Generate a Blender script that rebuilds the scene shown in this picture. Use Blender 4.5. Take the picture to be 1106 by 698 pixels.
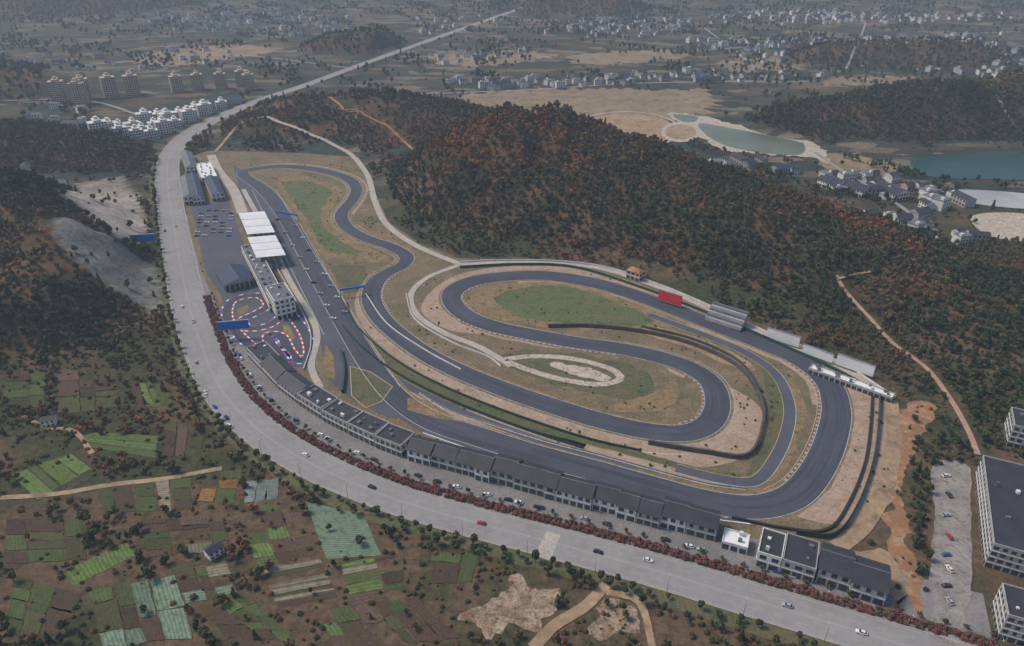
import bpy, math, random
import numpy as np
from mathutils import Vector
random.seed(7); rng=np.random.default_rng(7)
S=bpy.context.scene
for o in list(bpy.data.objects): bpy.data.objects.remove(o)
COL=S.collection
CAMH=260.0; F=790.0; PITCH=30.0
sp,cp=math.sin(math.radians(PITCH)),math.cos(math.radians(PITCH))
# ---------- survey: aerial-survey reading -> real ground position ----------
def ray(px,py):
    u=(px-553)/F; v=(349-py)/F
    return np.array([u, cp+v*sp, -sp+v*cp])
def G(px,py,z=0.0):
    d=ray(px,py); t=(z-CAMH)/d[2]
    return np.array([d[0]*t,d[1]*t])
def GL(pts,z=0.0): return np.array([G(a,b,z) for a,b in pts])
# ---------- noise ----------
def _h(ix,iy,s):
    v=np.sin(ix*127.1+iy*311.7+s*74.7)*43758.5453
    return v-np.floor(v)
def vnoise(x,y,s=0):
    xi=np.floor(x); yi=np.floor(y); fx=x-xi; fy=y-yi
    fx=fx*fx*(3-2*fx); fy=fy*fy*(3-2*fy)
    a=_h(xi,yi,s);b=_h(xi+1,yi,s);c=_h(xi,yi+1,s);d=_h(xi+1,yi+1,s)
    return (a*(1-fx)+b*fx)*(1-fy)+(c*(1-fx)+d*fx)*fy
def fbm(x,y,s=0,o=4):
    r=0;a=.5;t=0
    for i in range(o):
        r=r+a*vnoise(x*2**i,y*2**i,s+i*3); t+=a; a*=.5
    return r/t
def sstep(a,b,x):
    t=np.clip((x-a)/(b-a),0,1); return t*t*(3-2*t)
# ---------- polylines ----------
def catmull(P,closed=False,step=3.0):
    P=np.asarray(P,float); n=len(P); out=[]
    if n==2:
        L=np.linalg.norm(P[1,:2]-P[0,:2]); k=max(1,int(L/step))
        return np.array([P[0]+(P[1]-P[0])*i/k for i in range(k+1)])
    rngi=range(n) if closed else range(n-1)
    for i in rngi:
        if closed: p0,p1,p2,p3=P[(i-1)%n],P[i],P[(i+1)%n],P[(i+2)%n]
        else:
            p1,p2=P[i],P[i+1]
            p0=P[i-1] if i>0 else 2*p1-p2
            p3=P[i+2] if i+2<n else 2*p2-p1
        L=np.linalg.norm(p2[:2]-p1[:2]); k=max(2,int(L/step))
        for j in range(k):
            t=j/k
            out.append(.5*((2*p1)+(-p0+p2)*t+(2*p0-5*p1+4*p2-p3)*t*t+(-p0+3*p1-3*p2+p3)*t**3))
    if not closed: out.append(P[-1])
    return np.array(out)
def normals(C,closed=False):
    if closed: T=np.roll(C,-1,0)-np.roll(C,1,0)
    else:
        T=np.gradient(C,axis=0)
    T=T/(np.linalg.norm(T,axis=1)[:,None]+1e-9)
    return T,np.stack([T[:,1],-T[:,0]],1)
def dist_poly(X,Y,P):
    D=np.full(X.shape,1e9)
    for i in range(len(P)-1):
        a=P[i];b=P[i+1];ab=b-a;l=ab@ab+1e-9
        t=np.clip(((X-a[0])*ab[0]+(Y-a[1])*ab[1])/l,0,1)
        D=np.minimum(D,np.hypot(X-a[0]-t*ab[0],Y-a[1]-t*ab[1]))
    return D
def inside(X,Y,P):
    r=np.zeros(np.shape(X),bool); n=len(P)
    for i in range(n):
        x1,y1=P[i];x2,y2=P[(i+1)%n]
        if y1==y2: continue
        c=((y1>Y)!=(y2>Y))&(X<(x2-x1)*(Y-y1)/(y2-y1)+x1)
        r^=c
    return r
# ---------- layout ----------
BOUL=GL([(1080,727),(1000,704),(900,674),(800,644),(700,614),(600,587),(500,561),(420,537),(340,503),(280,465),(240,422),(218,375),(203,325),(194,280),(186,235),(181,195),(184,168),(203,146),(238,126),(282,108),(330,92),(390,70),(460,45),(560,10),(640,-18)])
BC=catmull(BOUL,step=8)
COMP_PX=[(225,163),(330,166),(388,170),(404,205),(420,240),(455,264),(495,279),(570,281),(650,288),(740,320),(830,360),(930,403),(970,432),(968,480),(950,545),(915,590),(880,596),(775,573),(600,527),(440,484),(345,440),(300,398),(262,372),(240,340),(220,300),(205,250),(197,200),(203,170)]
COMP=GL(COMP_PX)
HILLS=[
 [(-7,745,78,165),(87,705,61,160),(173,645,47,150),(221,600,38,140),(268,560,27,130),(290,515,17,110),(350,470,14,100),(480,450,14,110)],
 [(-300,1000,24,130),(-190,1000,34,150),(-70,945,30,120)],
 [(-700,870,34,130),(-480,850,20,100)],
 [(-620,660,62,150),(-430,600,50,125),(-365,540,42,98),(-345,480,22,95),(-400,430,20,90)],
 [(-2100,2100,230,450),(-1300,2350,120,450)],
 [(-350,1570,30,105),(-270,1560,38,105)],
 [(60,2180,34,160),(260,2180,34,160)],
 [(600,1440,26,110),(820,1420,34,120)],
 [(380,990,22,90),(480,990,40,115),(570,1000,52,125),(760,1010,54,130)],
 [(-900,1250,30,160),(-760,1180,20,120)],
]
def height(X,Y):
    X=np.asarray(X,float);Y=np.asarray(Y,float)
    wx=X+30*(fbm(X/90,Y/90,5,3)-.5); wy=Y+30*(fbm(X/90,Y/90,9,3)-.5)
    h=np.zeros(X.shape)
    for ch in HILLS:
        for (x1,y1,h1,w1),(x2,y2,h2,w2) in zip(ch[:-1],ch[1:]):
            ax,ay=x2-x1,y2-y1;l=ax*ax+ay*ay
            t=np.clip(((wx-x1)*ax+(wy-y1)*ay)/l,0,1)
            d=np.hypot(wx-x1-t*ax,wy-y1-t*ay)
            hh=(h1+(h2-h1)*t); w=(w1+(w2-w1)*t)
            q=np.clip(d/w,0,1)
            h=np.maximum(h,hh*(.5+.5*np.cos(math.pi*q))**1.05)
    h=h*(.70+.60*fbm(X/48,Y/48,2,4))
    db=dist_poly(X,Y,BC[::3]); dc=dist_poly(X,Y,np.vstack([COMP,COMP[:1]]))
    dc=np.where(inside(X,Y,COMP),0,dc)
    h=h*sstep(14,48,db)*sstep(3,50,dc)
    far=sstep(3000,5200,np.hypot(X,Y))
    h=h+far*260*fbm(X/900,Y/900,11,4)**2
    return h
def PH(px,py):
    d=ray(px,py); t=np.geomspace(150,7000,900)
    X=d[0]*t;Y=d[1]*t;Z=CAMH+d[2]*t
    g=Z-height(X,Y); k=np.argmax(g<0)
    if k==0: return G(px,py)
    a=g[k-1]/(g[k-1]-g[k]); tt=t[k-1]+(t[k]-t[k-1])*a
    return np.array([d[0]*tt,d[1]*tt])
def PHL(p): return np.array([PH(a,b) for a,b in p])
# ---------- materials ----------
def newmat(name):
    m=bpy.data.materials.new(name); m.use_nodes=True
    nt=m.node_tree; b=nt.nodes['Principled BSDF']; return m,nt,b
def N(nt,t,**k):
    n=nt.nodes.new(t)
    for a,v in k.items(): setattr(n,a,v)
    return n
def mixc(nt,fac,a,b,mode='MIX'):
    n=N(nt,'ShaderNodeMix',data_type='RGBA',blend_type=mode)
    for i,v in ((0,fac),(6,a),(7,b)):
        if hasattr(v,'is_output'): nt.links.new(v,n.inputs[i])
        elif i==0: n.inputs[0].default_value=v
        else: n.inputs[i].default_value=(*v,1)
    return n.outputs[2]
def noise(nt,vec,scale,detail=4,rough=.6):
    n=N(nt,'ShaderNodeTexNoise'); n.inputs['Scale'].default_value=scale
    n.inputs['Detail'].default_value=detail; n.inputs['Roughness'].default_value=rough
    nt.links.new(vec,n.inputs['Vector']); return n.outputs[0]
def mrange(nt,v,a,b,c=0,d=1):
    n=N(nt,'ShaderNodeMapRange'); nt.links.new(v,n.inputs[0])
    for i,x in enumerate((a,b,c,d)): n.inputs[i+1].default_value=x
    return n.outputs[0]
def mat(name,c1,c2=None,s1=.15,s2=1.2,rough=.85,c3=None,spec=.3,metal=0,var=.22):
    """world-position noise mixing two or three colours"""
    m,nt,b=newmat(name)
    b.inputs['Roughness'].default_value=rough; b.inputs['Specular IOR Level'].default_value=spec
    b.inputs['Metallic'].default_value=metal
    if c2 is None: c2=tuple(x*.8 for x in c1)
    pos=N(nt,'ShaderNodeNewGeometry').outputs['Position']
    f=mrange(nt,noise(nt,pos,s1),.35,.65)
    c=mixc(nt,f,c1,c2)
    if c3:
        f3=mrange(nt,noise(nt,pos,s1*2.7,5,.65),.5,.66); c=mixc(nt,f3,c,c3)
    g=mrange(nt,noise(nt,pos,s2,3),.3,.7,1-var,1+var)
    v=N(nt,'ShaderNodeVectorMath',operation='SCALE'); nt.links.new(c,v.inputs[0]); nt.links.new(g,v.inputs['Scale'])
    nt.links.new(v.outputs[0],b.inputs['Base Color'])
    return m
M={}
M['grass']=mat('dry_grass',(.185,.135,.08),(.115,.10,.052),.035,.6,c3=(.22,.16,.10),var=.35)
M['green']=mat('green_grass',(.085,.10,.042),(.13,.105,.055),.05,.7,c3=(.06,.08,.033),var=.35)
M['lush']=mat('irrigated_grass',(.085,.12,.045),(.125,.125,.055),.04,.7,c3=(.06,.09,.035),var=.35)
M['ochre']=mat('ochre_grass',(.27,.18,.09),(.18,.13,.065),.08,.8,c3=(.10,.09,.042),var=.35)
M['gravel']=mat('tan_gravel',(.39,.28,.205),(.32,.23,.165),.05,.5,c3=(.26,.185,.13))
M['concrete']=mat('pale_concrete',(.44,.39,.33),(.36,.32,.27),.08,.7)
M['lotc']=mat('car_park_concrete',(.30,.275,.25),(.22,.2,.185),.1,.7,c3=(.16,.14,.12))
M['cream']=mat('cream_paving',(.52,.44,.36),(.38,.32,.26),.15,1,c3=(.22,.17,.12))
M['boul']=mat('boulevard_asphalt',(.285,.27,.26),(.25,.238,.23),.02,.3,rough=.85,c3=(.235,.222,.212),var=.08)
M['pave']=mat('grey_paving',(.23,.215,.21),(.17,.16,.155),.06,.7)
M['white']=mat('white_paint',(.72,.71,.69),(.6,.59,.57),.2,1,rough=.6)
M['wline']=mat('line_paint',(.55,.53,.49),(.38,.37,.35),.3,1,rough=.6)
M['fline']=mat('worn_line_paint',(.46,.44,.42),(.33,.32,.31),.3,1,rough=.7)
M['kred']=mat('worn_kerb_red',(.2,.09,.08),(.15,.08,.07),.3,1)
M['kwhite']=mat('worn_kerb_white',(.42,.37,.33),(.3,.27,.25),.3,1)
M['yline']=mat('yellow_paint',(.5,.38,.16),(.4,.32,.18),.3,1,rough=.6)
M['red']=mat('red_paint',(.62,.03,.03),(.5,.03,.03),.2,1,rough=.5)
M['blue']=mat('blue_paint',(.02,.14,.55),(.02,.11,.42),.2,1,rough=.5)
M['dirt']=mat('tan_dirt',(.36,.26,.16),(.28,.19,.115),.03,.3,c3=(.2,.135,.08))
M['drystraw']=mat('dry_straw_field',(.28,.205,.125),(.2,.15,.09),.02,.2,c3=(.13,.105,.06))
M['odirt']=mat('orange_dirt',(.34,.17,.08),(.22,.12,.065),.05,.5,c3=(.38,.26,.16))
M['pinkdirt']=mat('pink_trail_dirt',(.44,.28,.21),(.36,.22,.16),.1,.6)
M['rock']=mat('quarried_rock',(.36,.27,.2),(.2,.13,.08),.12,.9,c3=(.09,.075,.04),var=.45)
M['wall']=mat('grey_render_wall',(.38,.37,.36),(.3,.295,.29),.2,1)
M['wallw']=mat('white_render_wall',(.68,.66,.63),(.55,.53,.51),.2,1)
M['wallb']=mat('beige_render_wall',(.48,.38,.30),(.4,.32,.26),.2,1)
M['roof']=mat('dark_tile_roof',(.045,.047,.056),(.032,.034,.041),.15,1.2,rough=.6)
M['roofg']=mat('grey_roof',(.16,.165,.18),(.11,.115,.125),.15,1.2,rough=.6)
M['roofb']=mat('navy_roof',(.035,.05,.09),(.03,.04,.07),.15,1.2,rough=.5)
M['roofw']=mat('white_membrane_roof',(.78,.77,.75),(.7,.69,.68),.1,1,rough=.5,var=.06)
M['glass']=mat('dark_window_glass',(.03,.038,.05),(.05,.06,.075),.4,1,rough=.15,spec=.6)
M['metal']=mat('galvanised_metal',(.3,.31,.32),(.22,.23,.24),.3,1,rough=.5,metal=.4)
M['fence']=mat('green_mesh_fence',(.03,.075,.055),(.025,.055,.045),.2,1,rough=.6)
M['stone']=mat('dark_stone_wall',(.06,.058,.055),(.1,.09,.08),.3,1.5)
M['tyre']=mat('black_rubber',(.02,.02,.02),(.03,.03,.03),.3,1)
M['bark']=mat('bark',(.07,.05,.035),(.05,.035,.025),1,3)
def asphalt(name,base,tyre=True):
    m,nt,b=newmat(name); b.inputs['Roughness'].default_value=.75; b.inputs['Specular IOR Level'].default_value=.25
    pos=N(nt,'ShaderNodeNewGeometry').outputs['Position']
    c=mixc(nt,mrange(nt,noise(nt,pos,.04,4),.35,.65),base,tuple(x*1.3 for x in base))
    c=mixc(nt,mrange(nt,noise(nt,pos,.5,4),.45,.75,0,.5),c,tuple(x*.7 for x in base))
    if tyre:
        uv=N(nt,'ShaderNodeUVMap').outputs[0]
        w=N(nt,'ShaderNodeMapping'); w.inputs['Scale'].default_value=(9,.012,1); nt.links.new(uv,w.inputs[0])
        st=mrange(nt,noise(nt,w.outputs[0],1,3),.45,.7,0,.8)
        c=mixc(nt,st,c,tuple(x*.5 for x in base))
    nt.links.new(c,b.inputs['Base Color']); return m
M['asph']=asphalt('race_asphalt',(.062,.067,.086))
M['asph2']=asphalt('paddock_asphalt',(.076,.081,.098),False)
def water(name,c,r=.3):
    m,nt,b=newmat(name); b.inputs['Roughness'].default_value=r; b.inputs['Specular IOR Level'].default_value=.35
    pos=N(nt,'ShaderNodeNewGeometry').outputs['Position']
    bp=N(nt,'ShaderNodeBump'); bp.inputs['Strength'].default_value=.25
    nt.links.new(noise(nt,pos,.3),bp.inputs['Height']); nt.links.new(bp.outputs[0],b.inputs['Normal'])
    c2=mixc(nt,mrange(nt,noise(nt,pos,.02),.4,.6),c,tuple(x*.75 for x in c)); nt.links.new(c2,b.inputs['Base Color'])
    return m
M['water']=water('green_lake_water',(.13,.15,.09)); M['teal']=water('teal_reservoir_water',(.02,.075,.07)); M['pale']=water('pale_pond_water',(.42,.42,.4))
# ---------- mesh builder ----------
class MB:
    def __init__(s): s.v=[];s.f=[];s.m=[];s.uv=[];s.mats=[]
    def mi(s,m):
        if m not in s.mats: s.mats.append(m)
        return s.mats.index(m)
    def face(s,vs,m,uv=None):
        i=len(s.v); s.v+=[tuple(map(float,v)) for v in vs]; s.f.append(list(range(i,i+len(vs)))); s.m.append(s.mi(m)); s.uv.append(uv or [(0,0)]*len(vs))
    def box(s,o,ux,uy,l,d,z0,z1,m,bottom=False):
        o=np.array(o,float)[:2];ux=np.array(ux);uy=np.array(uy)
        p=[o,o+ux*l,o+ux*l+uy*d,o+uy*d]
        if (ux[0]*uy[1]-ux[1]*uy[0])*l*d<0: p=p[::-1]
        b=[(*q,z0) for q in p]; t=[(*q,z1) for q in p]
        for i in range(4): s.face([b[i],b[(i+1)%4],t[(i+1)%4],t[i]],m)
        s.face(t,m)
        if bottom: s.face(b[::-1],m)
    def cyl(s,c,r0,r1,z0,z1,m,n=8,cap=True):
        a=[(c[0]+r0*math.cos(2*math.pi*i/n),c[1]+r0*math.sin(2*math.pi*i/n),z0) for i in range(n)]
        b=[(c[0]+r1*math.cos(2*math.pi*i/n),c[1]+r1*math.sin(2*math.pi*i/n),z1) for i in range(n)]
        for i in range(n): s.face([a[i],a[(i+1)%n],b[(i+1)%n],b[i]],m)
        if cap: s.face(b,m)
    def obj(s,name,parent=None,link=True,mesh_only=False):
        me=bpy.data.meshes.new(name); me.from_pydata(s.v,[],s.f)
        for m in s.mats: me.materials.append(m)
        me.polygons.foreach_set('material_index',s.m)
        ul=me.uv_layers.new(name='UVMap'); ul.data.foreach_set('uv',[c for f in s.uv for p in f for c in p])
        me.update()
        if mesh_only: return me
        o=bpy.data.objects.new(name,me)
        if link: COL.objects.link(o)
        if parent: o.parent=parent
        return o
def empty(name):
    e=bpy.data.objects.new(name,None); e.empty_display_size=.5; COL.objects.link(e); return e
def sheet(name,P,z,m,smooth=False,jag=0):
    P=np.asarray(P)
    if smooth: P=catmull(P,True,2 if jag else 4)
    if jag:
        T_,R_=normals(P,True);P=P+R_*(jag*2*(fbm(P[:,0]/9,P[:,1]/9,77,4)-.5)*2)[:,None]
    a=np.sum(P[:,0]*np.roll(P[:,1],-1)-P[:,1]*np.roll(P[:,0],-1))
    if a<0: P=P[::-1]
    b=MB(); b.face([(x,y,z) for x,y in P],m,[(x,y) for x,y in P]); return b.obj(name)
def strip(name,P,w0,w1,z,m,closed=False,drape=False,step=3.0,jag=0):
    """P Nx2; w0,w1 scalars or per-point lists (offset to the right)"""
    n=len(P); a=np.broadcast_to(w0,n).astype(float);c=np.broadcast_to(w1,n).astype(float)
    Q=catmull(np.column_stack([P,a,c]),closed,step)
    C=Q[:,:2];T,R=normals(C,closed)
    if jag: Q[:,3]+=np.sign(Q[:,3]-Q[:,2])*jag*2*(fbm(C[:,0]/8,C[:,1]/8,55,4)-.4)
    L=C+R*Q[:,2:3];Rr=C+R*Q[:,3:4]
    s=np.concatenate([[0],np.cumsum(np.linalg.norm(np.diff(C,axis=0),axis=1))])
    zl=height(L[:,0],L[:,1])+z if drape else np.full(len(C),z)
    zr=height(Rr[:,0],Rr[:,1])+z if drape else np.full(len(C),z)
    if drape: zl=zr=np.maximum(zl,zr)
    b=MB(); k=len(C)
    for i in range(k if closed else k-1):
        j=(i+1)%k; sj=s[j] if j else s[-1]+3
        b.face([(*L[i],zl[i]),(*Rr[i],zr[i]),(*Rr[j],zr[j]),(*L[j],zl[j])],m,[(0,s[i]),(1,s[i]),(1,sj),(0,sj)])
    return b.obj(name)
def dashes(name,P,off,w,dash,gap,z,mats,closed=False,h=0):
    C=catmull(P,closed,1.5);T,R=normals(C,closed);C=C+R*off
    s=np.concatenate([[0],np.cumsum(np.linalg.norm(np.diff(C,axis=0),axis=1))])
    b=MB();d=0;k=0
    def at(x): return np.array([np.interp(x,s,C[:,0]),np.interp(x,s,C[:,1])]),np.array([np.interp(x,s,R[:,0]),np.interp(x,s,R[:,1])])
    while d+dash<s[-1]:
        (p,r),(q,t)=at(d),at(d+dash)
        b.face([(*(p-r*w/2),z),(*(p+r*w/2),z),(*(q+t*w/2),z),(*(q-t*w/2),z)],mats[k%len(mats)]); k+=1;d+=dash+gap
    return b.obj(name)
def fence(name,P,off,h,th,m,z=0,posts=None,pm=None,closed=False):
    C=catmull(P,closed,3);T,R=normals(C,closed);C=C+R*off
    if closed: C=np.vstack([C,C[:1]]);R=np.vstack([R,R[:1]])
    b=MB()
    zz=height(C[:,0],C[:,1])
    for i in range(len(C)-1):
        p,q=C[i],C[i+1];r,t=R[i]*th/2,R[i+1]*th/2
        z0,z1=zz[i]+z,zz[i+1]+z
        b.face([(*(p-r),z0),(*(q-t),z1),(*(q-t),z1+h),(*(p-r),z0+h)],m)
        b.face([(*(p+r),z0),(*(q+t),z1),(*(q+t),z1+h),(*(p+r),z0+h)],m)
        b.face([(*(p-r),z0+h),(*(p+r),z0+h),(*(q+t),z1+h),(*(q-t),z1+h)],m)
        if posts and i%posts==0: b.cyl(p,.12,.12,z0,z0+h+.4,pm or M['metal'],5)
    return b.obj(name)
# ---------- terrain ----------
def axis(lo_far,core_lo,core_hi,hi_far,st,g):
    a=list(np.arange(core_lo,core_hi+st,st)); s=st
    while a[-1]<hi_far: s*=g; a.append(a[-1]+s)
    b=[];x=core_lo;s=st
    while x>lo_far: s*=g; x-=s; b.append(x)
    return np.array(b[::-1]+a)
ax=axis(-12000,-700,700,12000,6,1.06); ay=axis(-3000,120,1150,15000,5.5,1.045)
XX,YY=np.meshgrid(ax,ay); X=XX.ravel();Y=YY.ravel(); Z=height(X,Y)
bare=PHL([(62,205),(85,198),(132,190),(150,215),(160,245),(152,262),(130,262),(95,235)])
net=PHL([(60,235),(95,245),(130,262),(165,285),(174,310),(178,345),(150,330),(110,305),(80,282),(60,262)])
forest_r=PHL([(930,280),(1110,250),(1110,450),(1045,470),(1015,430),(985,425),(955,405),(915,380),(860,355),(880,320)])
belt=GL([(984,478),(1052,476),(1052,500),(1004,503),(1001,645),(992,640),(981,560)])
midleft=PHL([(0,230),(60,240),(175,320),(190,400),(150,440),(90,470),(0,460)])
def lerp(a,b,t): return np.array(a)[None]*(1-t[:,None])+np.array(b)[None]*t[:,None]
n1=fbm(X/60,Y/60,21,4);n2=fbm(X/18,Y/18,23,4);n3=fbm(X/140,Y/140,29,3)
C=lerp((.06,.06,.03),(.12,.08,.05),sstep(.42,.6,n1))
C=np.where((n2>.55)[:,None],C*.5+np.array((.045,.055,.024))*.5,C)
farf=sstep(600,850,Y)
Cf=lerp((.038,.048,.038),(.10,.08,.055),sstep(.42,.62,n3))
C=C*(1-farf[:,None])+Cf*farf[:,None]
fm=farf.copy()
hf=sstep(1.5,6,Z)
C=C*(1-hf[:,None])+lerp((.05,.042,.022),(.115,.07,.04),sstep(.42,.6,n2))*hf[:,None]; fm=fm*(1-hf)
for P,c in ((bare,(.36,.31,.26)),(net,(.17,.165,.145))):
    k=inside(X,Y,P)&(Y<1200); C[k]=np.array(c)*(.55+.9*fbm(X[k]/7,Y[k]/14,31,4))[:,None]
me=bpy.data.meshes.new('terrain'); nx,ny=len(ax),len(ay)
idx=np.arange(nx*ny).reshape(ny,nx)
Fq=np.stack([idx[:-1,:-1],idx[:-1,1:],idx[1:,1:],idx[1:,:-1]],-1).reshape(-1,4)
me.from_pydata(np.column_stack([X,Y,Z]).tolist(),[],Fq.tolist())
a=me.attributes.new('Col','FLOAT_COLOR','POINT'); a.data.foreach_set('color',np.column_stack([C,np.ones(len(C))]).ravel())
a=me.attributes.new('fieldmask','FLOAT','POINT'); a.data.foreach_set('value',fm)
me.polygons.foreach_set('use_smooth',[True]*len(me.polygons))
m,nt,b=newmat('terrain_soil'); b.inputs['Roughness'].default_value=.95; b.inputs['Specular IOR Level'].default_value=.1
pos=N(nt,'ShaderNodeNewGeometry').outputs['Position']
ac=N(nt,'ShaderNodeAttribute',attribute_name='Col').outputs['Color']; am=N(nt,'ShaderNodeAttribute',attribute_name='fieldmask').outputs['Fac']
mp=N(nt,'ShaderNodeMapping'); mp.inputs['Rotation'].default_value=(0,0,.5); mp.inputs['Scale'].default_value=(.022,.05,0); nt.links.new(pos,mp.inputs[0])
vo=N(nt,'ShaderNodeTexVoronoi',distance='CHEBYCHEV'); vo.inputs['Scale'].default_value=1; nt.links.new(mp.outputs[0],vo.inputs['Vector'])
sx=N(nt,'ShaderNodeSeparateColor'); nt.links.new(vo.outputs['Color'],sx.inputs[0])
rp=N(nt,'ShaderNodeValToRGB'); nt.links.new(sx.outputs[0],rp.inputs[0]); rp.color_ramp.interpolation='CONSTANT'
els=rp.color_ramp.elements; els[0].color=(.03,.045,.032,1); els[1].position=.25; els[1].color=(.085,.072,.048,1)
for p_,c_ in ((.45,(.045,.06,.042)),(.6,(.15,.115,.08)),(.75,(.038,.045,.035)),(.9,(.2,.165,.12))):
    e=els.new(p_); e.color=(*c_,1)
fr=N(nt,'ShaderNodeMath',operation='MULTIPLY'); nt.links.new(am,fr.inputs[0]); fr.inputs[1].default_value=.75
c=mixc(nt,fr.outputs[0],ac,rp.outputs[0])
g=mrange(nt,noise(nt,pos,.25,6,.7),.3,.7,.5,1.5)
v=N(nt,'ShaderNodeVectorMath',operation='SCALE'); nt.links.new(c,v.inputs[0]); nt.links.new(g,v.inputs['Scale'])
nt.links.new(v.outputs[0],b.inputs['Base Color'])
bp=N(nt,'ShaderNodeBump'); bp.inputs['Strength'].default_value=.6; bp.inputs['Distance'].default_value=1.0
nt.links.new(noise(nt,pos,.5,5),bp.inputs['Height']); nt.links.new(bp.outputs[0],b.inputs['Normal'])
me.materials.append(m); COL.objects.link(bpy.data.objects.new('terrain',me))
# ---------- boulevard ----------
strip('pavement',BOUL[:15],10,40,.05,M['pave'],step=6)
strip('verge_grass',BOUL[:19],-10,-17,.04,M['green'],step=3,jag=2)
hw=[9.5]*8+[10,10.5,11,11.5,12,12,12,12,12,12,11,10,9,9,9,9,9]
strip('boulevard',BOUL,[-w for w in hw],hw,.12,M['boul'],step=5)
B15=BOUL[:20]; H20=np.array(hw[:20])
for k in (-1,1):
    strip('kerb',B15,k*H20,k*(H20+.45),.24,M['concrete'],step=5)
    strip('road_edge_line',B15,k*(H20-.9),k*(H20-.7),.14,M['fline'],step=5)
    dashes('lane_marking',B15,k*4.6,.16,4,6,.14,[M['fline']])
strip('centre_line',B15,-.45,-.28,.14,M['fline'],step=5);strip('centre_line',B15,.28,.45,.14,M['fline'],step=5)
sheet('pedestrian_crossing',GL([(590,574),(606,578),(594,606),(577,601)]),.16,M['concrete'])
# ---------- race compound ----------
sheet('infield_ground',COMP,.09,M['grass'],False)
TPX=[(262,188),(280,182),(310,180),(345,184),(375,193),(385,204),(380,217),(369,231),(374,245),(394,257),(420,266),(438,276),(436,286),(420,294),(406,305),(401,322),(410,342),(432,363),(462,384),(502,404),(550,423),(600,440),(650,455),(700,466),(740,468),(765,458),(775,438),(769,415),(748,399),(715,387),(670,377),(620,370),(570,361),(530,352),(502,340),(488,325),(492,313),(515,303),(560,298),(600,299),(650,308),(700,324),(760,347),(820,370),(862,388),(893,412),(903,440),(899,470),(886,502),(866,529),(842,543),(808,548),(760,541),(700,525),(640,508),(580,492),(520,473),(470,456),(435,435),(410,408),(385,370),(362,330),(337,285),(312,240),(287,207)]
T=GL(TPX)
def seg(a,b): return T[a:b+1]
SRV=PHL([(285,127),(305,134),(335,146),(362,158),(380,168),(397,190),(405,218),(418,243),(450,266),(497,286)])
SR2=GL([(497,286),(545,284),(600,285),(650,291),(700,307),(745,325),(830,364),(900,393),(962,432)])
SR3=GL([(497,286),(462,300),(444,318),(450,340),(480,360),(515,374),(540,388),(552,396)])
strip('gravel_runoff',seg(14,27),6,[8,12,15,17,17,17,17,17,18,24,29,30,26,8],.13,M['gravel'])
strip('gravel_runoff',seg(35,50),[-6]*16,[-12,-15,-17,-19,-20,-19,-17,-16,-16,-17,-22,-29,-35,-38,-30,-12],.13,M['gravel'])
strip('gravel_runoff',seg(8,12),-6,-10,.13,M['gravel']);strip('gravel_runoff',seg(1,7),-7,-12,.13,M['gravel'])
strip('gravel_runoff',seg(28,34),-7,-12,.13,M['gravel'],jag=1)
strip('gravel_runoff',seg(38,46),7,13,.13,M['gravel'],jag=1)
sheet('gravel_runoff',GL([(455,335),(463,318),(480,305),(520,292),(560,288),(520,298),(490,308),(478,325),(495,345),(530,358),(500,360),(470,350)]),.145,M['gravel'],True)
strip('ochre_margin',T,-7,-9.5,.15,M['ochre'],True,jag=1)
strip('ochre_margin',T,7,9.5,.15,M['ochre'],True,jag=1)
sheet('infield_grass',GL([(299,194),(328,191),(362,202),(370,208),(362,220),(356,233),(364,250),(390,264),(420,277),(412,284),(380,281),(346,273),(328,243),(308,212)]),.17,M['ochre'],True,1)
sheet('infield_grass',GL([(305,198),(330,196),(358,206),(352,218),(346,234),(352,250),(372,262),(390,273),(372,275),(350,268),(334,242),(314,212)]),.19,M['lush'],True,1.5)
sheet('infield_grass',GL([(355,287),(395,287),(396,300),(388,312),(372,318)]),.19,M['green'],False)
sheet('infield_grass',GL([(505,323),(530,311),(575,305),(625,308),(680,325),(745,352),(700,358),(640,358),(575,352),(525,341)]),.19,M['ochre'],True,1)
sheet('infield_grass',GL([(535,324),(555,313),(585,309),(620,312),(668,328),(705,346),(680,352),(620,350),(560,342)]),.21,M['lush'],True,1.5)
sheet('infield_grass',GL([(540,372),(600,376),(680,385),(720,398),(735,422),(725,438),(690,443),(620,432),(560,408),(500,385)]),.19,M['grass'],True,1)
sheet('infield_grass',GL([(560,379),(620,382),(672,392),(700,405),(700,428),(660,430),(600,416),(560,400),(535,388)]),.205,M['green'],True,2)
sheet('infield_grass',GL([(655,440),(700,428),(728,412),(732,430),(714,444),(680,446)]),.22,M['ochre'],True,1)
sheet('infield_grass',GL([(440,430),(462,433),(480,445),(500,456),(470,452),(440,443)]),.27,M['ochre'])
strip('grass_strip',seg(15,22),19.5,27,.14,M['green'],jag=1)
strip('return_road',seg(15,23),29.5,34.5,.147,M['asph2'])
strip('gravel_strip',seg(16,22),35,39,.145,M['gravel'],jag=1)
strip('gravel_strip',seg(51,57),13,19,.14,M['gravel'],jag=1)
strip('grass_strip',seg(51,57),19.5,24,.142,M['green'],jag=1)
sheet('dirt_strip',GL([(838,398),(866,425),(868,455),(855,495),(835,520),(800,520),(822,500),(842,465),(842,430)]),.20,M['ochre'],True,2)
sheet('grass_strip',GL([(824,398),(842,420),(848,450),(838,480),(818,508),(806,512),(826,470),(828,430)]),.21,M['green'],True,1)
IR=GL([(700,340),(755,360),(805,381),(838,405),(852,436),(850,466),(836,498),(815,520),(780,518),(730,506)])
strip('inner_access_road',IR,-3.4,3.4,.235,M['asph2']);strip('track_shoulder_line',IR,3.3,3.6,.24,M['yline']);strip('track_shoulder_line',IR,-3.6,-3.3,.24,M['wline'])
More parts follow.
